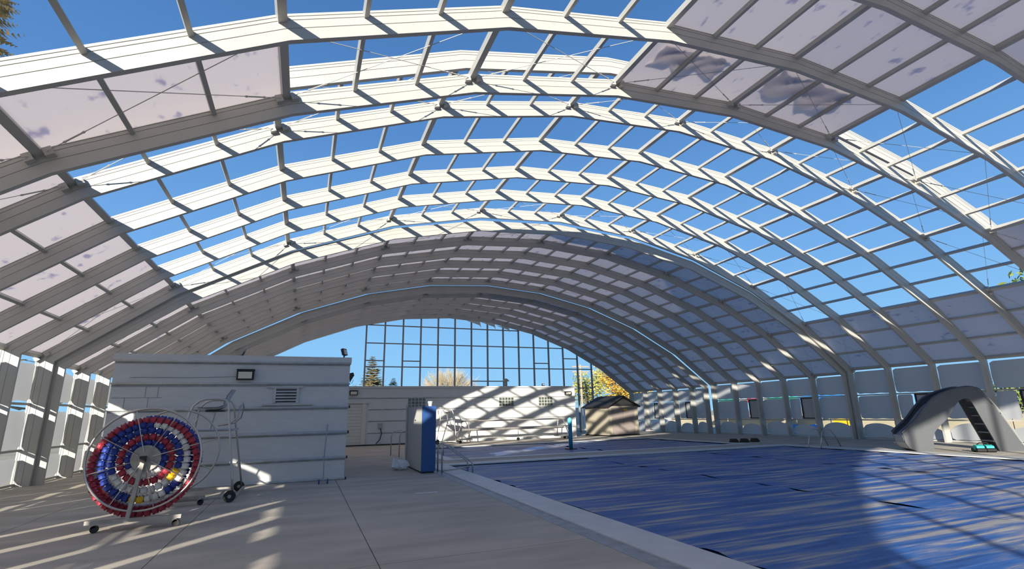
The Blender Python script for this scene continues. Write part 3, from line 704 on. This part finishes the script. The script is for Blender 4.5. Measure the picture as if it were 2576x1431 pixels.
def smooth_poly(p, n=4):
    out = []
    for i in range(len(p) - 1):
        p0, p1, p2, p3 = p[max(i - 1, 0)], p[i], p[i + 1], p[min(i + 2, len(p) - 1)]
        for k in range(n):
            u = k / n; out.append(tuple(.5 * (2 * p1[c] + (p2[c] - p0[c]) * u + (2 * p0[c] - 5 * p1[c] + 4 * p2[c] - p3[c]) * u * u + (3 * p1[c] - p0[c] - 3 * p2[c] + p3[c]) * u ** 3) for c in (0, 1)))
    return out + [p[-1]]
up = smooth_poly(up); lo = smooth_poly(lo[:12]) + lo[12:]
for c in (-.38, .33):
    q = MB(); q.prism(up + lo, c, c + .05, SM); q.build('side_shell', 'slide', t)
    q = MB(); q.tube([SM @ Vector((a, b, c + .025)) for a, b in up[:44]], .05, 7); q.build('rim', 'slide', t, True)
fl_ = [(-.02, .55), (.05, .55), (.5, .90), (.82, 1.27), (1.12, 1.56), (1.42, 1.74), (1.75, 1.88), (2.25, 1.95), (2.4, 1.90), (2.5, 1.70)]
q = MB()
for (a, b), (c, d) in zip(fl_, fl_[1:]):
    q.prism([(a, b), (c, d), (c, d - .05), (a, b - .05)], -.33, .33, SM)
q.build('chute', 'slide_light', t)
q = MB()
und = [(-.02, .52), (.02, .28), (.12, .10), (.34, .02)]
for (a, b), (c, d) in zip(und, und[1:]): q.prism([(a, b), (c, d), (c + .05, d), (a + .05, b)], -.33, .33, SM)
q.build('nose', 'slide_light', t)
for k in range(6):
    z = .3 + .28 * k; x0 = 2.72 - .30 * z * .55; x1 = 3.42 - .40 * z
    q = MB(); q.prism([(x0, z), (x1, z), (x1, z + .04), (x0, z + .04)], -.33, .33, SM); q.build('step', 'slide_light', t)
for c in (-.40, .40):
    q = MB(); q.tube([SM @ Vector((3.45, .25, c)), SM @ Vector((3.05, 1.25, c)), SM @ Vector((2.75, 2.2, c)), SM @ Vector((2.4, 2.42, c)), SM @ Vector((2.15, 2.16, c))] if False else [SM @ Vector((3.50, .1, c)), SM @ Vector((3.02, 1.32, c)), SM @ Vector((2.66, 2.0, c))], .018, 6); q.build('edge_rail', 'slide_light', t)

# pool cleaner, hose pile, small items
t = thing('pool_cleaner', 'teal and black robotic pool cleaner on the deck under the slide', 'pool cleaner', (21.15, 10.65, 0), -.6)
for x in (-.14, .14):
    MB().prism([(-.13, .05), (-.10, .20), (.02, .24), (.13, .17), (.15, .05)], -.11, .11, Matrix(((0, 0, 1), (1, 0, 0), (0, 1, 0))) if True else None).build('shell', 'teal', t, False, (x, 0, 0))
    for y in (-.1, .12): MB().cyl((x - .13, y, .07), (x + .13, y, .07), .068, 12).build('brush', 'black', t)
MB().tube([(-.2, 0, .22), (-.1, 0, .30), (.1, 0, .30), (.22, 0, .20)], .018, 6).build('handle', 'black', t)
for k in range(3):
    cx, cy = 19.2 + .5 * k, 19.6 - .15 * k
    q = MB(); q.tube([(cx + (.20 - .02 * (j // 14)) * math.cos(2 * PI * j / 14), cy + (.20 - .02 * (j // 14)) * math.sin(2 * PI * j / 14), .03 + .055 * (j // 14)) for j in range(40)], .03, 6)
    tag(q.build('coiled_hose', 'hose', None, True), ('leftmost', 'middle', 'rightmost')[k] + ' coil of dark hose piled at the corner of the smaller pool', 'hose', 'coiled hoses')

# ------------------------------------------------------------------ trees and things outside
def spruce(loc, h, r, label, seed, mt='needle', dens=1.0):
    rd = random.Random(seed); t = thing('spruce_tree', label, 'tree', loc)
    MB().tube([(0, 0, -.1), (0, 0, h * .5), (0, 0, h * .97)], [.03 * h * .6, .018 * h * .6, .01], 7).build('trunk', 'bark', t)
    f = MB(); z = h * .08
    while z < h * .99:
        rr = r * (1 - z / h) ** .85 + .08; nb = int((7 + rr * 2) * dens)
        for k in range(nb):
            a = rd.uniform(0, 2 * PI); l = rr * rd.uniform(.75, 1.1); dr = rd.uniform(-.05, .22) * l
            d_ = Vector((math.cos(a), math.sin(a), 0)); sd_ = Vector((-math.sin(a), math.cos(a), 0))
            for q in range(6):
                u = .25 + .75 * q / 5; p = d_ * l * u + Vector((0, 0, z + dr * u - .1 * l * u * u + .12 * l * u ** 3))
                wv = (.10 + l * .20) * (1.25 - u); up_ = Vector((0, 0, rd.uniform(-.35, .2) * wv))
                for sg in (-1, 1):
                    tip = p + d_ * wv * .8 + sd_ * sg * wv * 1.3 + up_
                    f.f.append((len(f.v), len(f.v) + 1, len(f.v) + 2)); f.v += [tuple(p), tuple(p + d_ * wv * .7 - Vector((0, 0, wv * .25))), tuple(tip)]
        z += h * rd.uniform(.022, .035)
    f.build('foliage', mt, t); return t
def leafy(loc, h, r, label, seed, mt, n=2600, flat=1.0, trunk=.35, ls=.16):
    rd = random.Random(seed); t = thing('leafy_tree', label, 'tree', loc)
    tr_ = MB(); tr_.tube([(0, 0, -.1), (0, 0, h * trunk), (.1, .05, h * .75)], [.05 * r, .035 * r, .01], 7)
    cl = []
    for k in range(16):
        a = rd.uniform(0, 2 * PI); b = rd.uniform(-.7, 1); q = rd.uniform(.3, .85)
        c = Vector((math.cos(a) * r * q, math.sin(a) * r * q, h * (.5 + trunk / 2) + b * (h * (1 - trunk) / 2) * flat * .8)); cl.append(c)
        tr_.tube([(0, 0, h * trunk), tuple(Vector((0, 0, h * trunk)).lerp(c, .5) + Vector((0, 0, .1 * h))), tuple(c)], [.02 * r, .012 * r, .005 * r], 5)
    tr_.build('trunk', 'bark', t); f = MB()
    for k in range(n):
        c = rd.choice(cl); v = Vector((rd.gauss(0, 1), rd.gauss(0, 1), rd.gauss(0, 1))).normalized() * (rd.random() ** .4) * r * .48; p = c + v
        a = Vector((rd.uniform(-1, 1), rd.uniform(-1, 1), rd.uniform(-1, 1))).normalized(); b = a.orthogonal().normalized(); s_ = ls * rd.uniform(.6, 1.3)
        f.quad(p - a * s_, p + b * s_ * .6, p + a * s_, p - b * s_ * .6)
    f.build('foliage', mt, t); return t
def bare(loc, h, r, label, seed, n=150, mt='twig'):
    rd = random.Random(seed); t = thing('bare_tree', label, 'tree', loc); f = MB(); tk = MB()
    tk.tube([(0, 0, -.1), (0, 0, h * .35)], [.05 * h, .035 * h], 8); tk.build('trunk', 'bark', t)
    for k in range(n):
        a = rd.uniform(0, 2 * PI); e = rd.uniform(.15, 1.0); l = h * rd.uniform(.55, .72)
        d_ = Vector((math.cos(a) * math.sin(e * 1.35), math.sin(a) * math.sin(e * 1.35), math.cos(e * 1.35)))
        p0 = Vector((0, 0, h * .33)); p1 = p0 + d_ * l * .5 + Vector((0, 0, l * .07)); p2 = p0 + d_ * l + Vector((0, 0, -.05 * l))
        f.tube([p0, p1, p2], [.03, .018, .006], 4, False)
        for q in range(9):
            u = rd.uniform(.35, 1); p = p1.lerp(p2, u); dd = (d_ + Vector((rd.uniform(-.7, .7), rd.uniform(-.7, .7), rd.uniform(-.4, .5)))).normalized()
            f.tube([p, p + dd * l * rd.uniform(.12, .28)], [.014, .005], 3, False)
    f.build('branches', mt, t); return t
spruce((6.9, 60, 0), 8.4, 3.3, 'tall pale spruce tree behind the left end of the glazing bars', 5, 'needle', 2.0)
spruce((10.6, 68, 0), 6.3, 3.2, 'short dark evergreen beside the pale spruce behind the glazing bars', 9, 'needle_dark', 2.0)
spruce((-13.0, 23.6, 0), 20.5, 4.6, 'large spruce whose branch tips show at the upper left corner', 11, 'needle', 1.0)
bare((18.5, 70, 0), 7.4, 4, 'round bare tree with pale twigs behind the middle of the glazing bars', 3, 300)
leafy((33.9, 59, 0), 6.6, 2.6, 'yellow-green tree behind the right end of the far building', 4, 'leaf_yellow', 2600)
leafy((31.8, 47, 0), 6.4, 2.7, 'orange autumn tree behind the storage shed', 6, 'leaf_orange', 5200, 1.0, .18, .14)
leafy((29.5, 72, 0), 4.6, 1.6, 'small yellow tree seen low between the right glazing bars', 8, 'leaf_yellow', 900)
leafy((58, 20.5, 0), 12.6, 4.2, 'leafy green tree top showing above the right wall panels', 12, 'leaf_green', 2600, 1.0, .4, .3)
for k, (x, y, h) in enumerate(((40.5, 4.5, 4.6), (41, 9.5, 4.2), (41.5, 14.0, 4.0), (42, 19.0, 3.8))):
    leafy((x, y, 0), h, 1.9, ('dark green bush outside the right wall beside the slide', 'green bush outside the right wall behind the slide top', 'green bush outside the right wall left of the slide', 'low bush outside the right wall behind the pool ladder')[k], 30 + k, 'leaf_green', 1300, 1, .12, .14)
t = thing('utility_pole', 'wooden utility pole with crossarms beyond the far building', 'pole', (29.9, 53, 0)); MB().cyl((0, 0, -.1), (0, 0, 6.9), .11, 8).build('shaft', 'wood_pole', t)
for z in (6.0, 6.6): MB().bb((-1.1, -.06, z), (1.1, .06, z + .14)).build('crossarm', 'wood_pole', t)
t = thing('white_fence', 'low white fence outside beyond the end of the far building', 'fence', (20, 41, 0))
for k in range(14): MB().bb((-4 + k * 1.2, -.03, -.05), (-4 + k * 1.2 + 1.14, .03, 1.9)).build('board', 'fence_white', t)
t = thing('site_wall', 'pale low boundary wall outside the right side wall', 'wall', (37, 20, 0))
for k in range(13): MB().bb((0, -28 + 5 * k, -.05), (.2, -28 + 5 * k + 4.94, 0.95)).build('wall_block', 'ground', t)
t = thing('sports_court', 'reddish paved court outside the right wall', 'court', (31.5, 10, 0)); MB().bb((-3.5, -18, -.06), (3.5, 9, -.045)).build('surface', 'court', t)
t = thing('awning', 'green and white striped awning bar outside the right wall', 'awning', (33.5, 31.2, 0))
for k in range(7): MB().bb((-.5, -3.4 + k * 1.0, 2.0), (.5, -3.4 + k * 1.0 + .98, 2.3)).build('valance', ('awning_green', 'awning_green', 'white', 'sign_red', 'white', 'awning_green', 'awning_green')[6 - k], t)
for y in (-3.3, 3.4): MB().cyl((0, y, -.06), (0, y, 2.0), .04, 8).build('post', 'galv', t)
def tent(loc, h, label):
    t = thing('canopy_tent', label, 'canopy', loc); f = MB(); f.v += [(-1.3, -1.3, h - .7), (1.3, -1.3, h - .7), (1.3, 1.3, h - .7), (-1.3, 1.3, h - .7), (0, 0, h)]; f.f += [(0, 1, 4), (1, 2, 4), (2, 3, 4), (3, 0, 4)]
    f.build('canopy', 'tarp_blue', t)
    for x in (-1.25, 1.25):
        for y in (-1.25, 1.25): MB().cyl((x, y, -.06), (x, y, h - .68), .025, 6).build('post', 'galv', t)
tent((33.3, 25.4, 0), 2.75, 'bright blue canopy tent outside the right wall')
q = MB(); q.v = [(-.9, -1, -.05), (.9, -1, -.05), (.9, 1, -.05), (-.9, 1, -.05), (-.6, -.7, .45), (.5, -.6, .5), (.6, .7, .3), (-.5, .6, .55)]; q.f = [(0, 1, 5, 4), (1, 2, 6, 5), (2, 3, 7, 6), (3, 0, 4, 7), (4, 5, 6, 7)]
tag(q.build('tarp', 'tarp_blue', None, False, (29.6, 24.4, 0)), 'crumpled bright blue tarp on the ground outside the right wall', 'tarp')
t = thing('yellow_sign', 'yellow rectangular board outside the right wall', 'sign', (35.6, 26.0, .25)); MB().bb((-.03, -.65, -.02), (.03, .65, .45)).build('board', 'sign_yellow', t); MB().bb((-.02, -.5, -.28), (.02, -.44, -.02)).build('leg', 'galv', t); MB().bb((-.02, .44, -.28), (.02, .5, -.02)).build('leg', 'galv', t)

# ------------------------------------------------------------------ torn film under the roof panels
def film(s_, y0, y1, k0, f0, f1, label, seed):
    rd = random.Random(seed); P = profile(s_); O = offs([(P[0][0], 0.0)] + P + [(P[-1][0], 0.0)], .50)[1:-1]; b = MB(); n, m = 16, 10
    ph = [(rd.uniform(2, 7), rd.uniform(2, 7), rd.uniform(0, 6)) for _ in range(5)]
    for i in range(n + 1):
        for j in range(m + 1):
            t = f0 + (f1 - f0) * i / n; k = k0 + int(t); q = lerp(O[k], O[k + 1], t - int(t)); v = j / m
            edge = .5 + .5 * math.sin(i * .8 + seed) * .5
            y = y0 + (y1 - y0) * (v * (.55 + .45 * edge))
            w_ = sum(math.sin(a * i * .25 + c * v * 2 + p) for a, c, p in ph) * .018
            b.v.append((q[0], y, q[1] - .05 + w_ - .12 * v * (1 - v)))
    for i in range(n):
        for j in range(m): k = i * (m + 1) + j; b.f.append((k, k + 1, k + m + 2, k + m + 1))
    tag(b.build('torn_film', 'film', None, True), label, 'plastic film', 'torn films on the roof panels')
mat_translucent('film', (0.7, 0.68, 0.7), 0.5, amount=0.4, sc=2.0)
film(1, 6.9, 7.75, 4, .10, .62, 'crumpled torn film on top of the overhead panels, the left of two', 2)
film(1, 6.75, 7.9, 5, .02, .70, 'larger crumpled torn film on top of the overhead panels, the right of two', 5)
ts = thing('plastic_scrap', 'white torn plastic hanging from the top of the far arch', 'plastic', (11.6, 35.40, 8.2))
for k in range(3):
    x = -.45 + 1.15 * k; z = arch_z(P4, 11.6 + x) - 8.2
    MB().prism([(x - .5, z - .02), (x + .55, arch_z(P4, 12.15 + x) - 8.22), (x + .62, z - .5), (x + .5, z - .32), (x + .1, z - .2)], 0, .012, Matrix(((1, 0, 0), (0, 0, 1), (0, 1, 0)))).build('flap', 'white', ts)
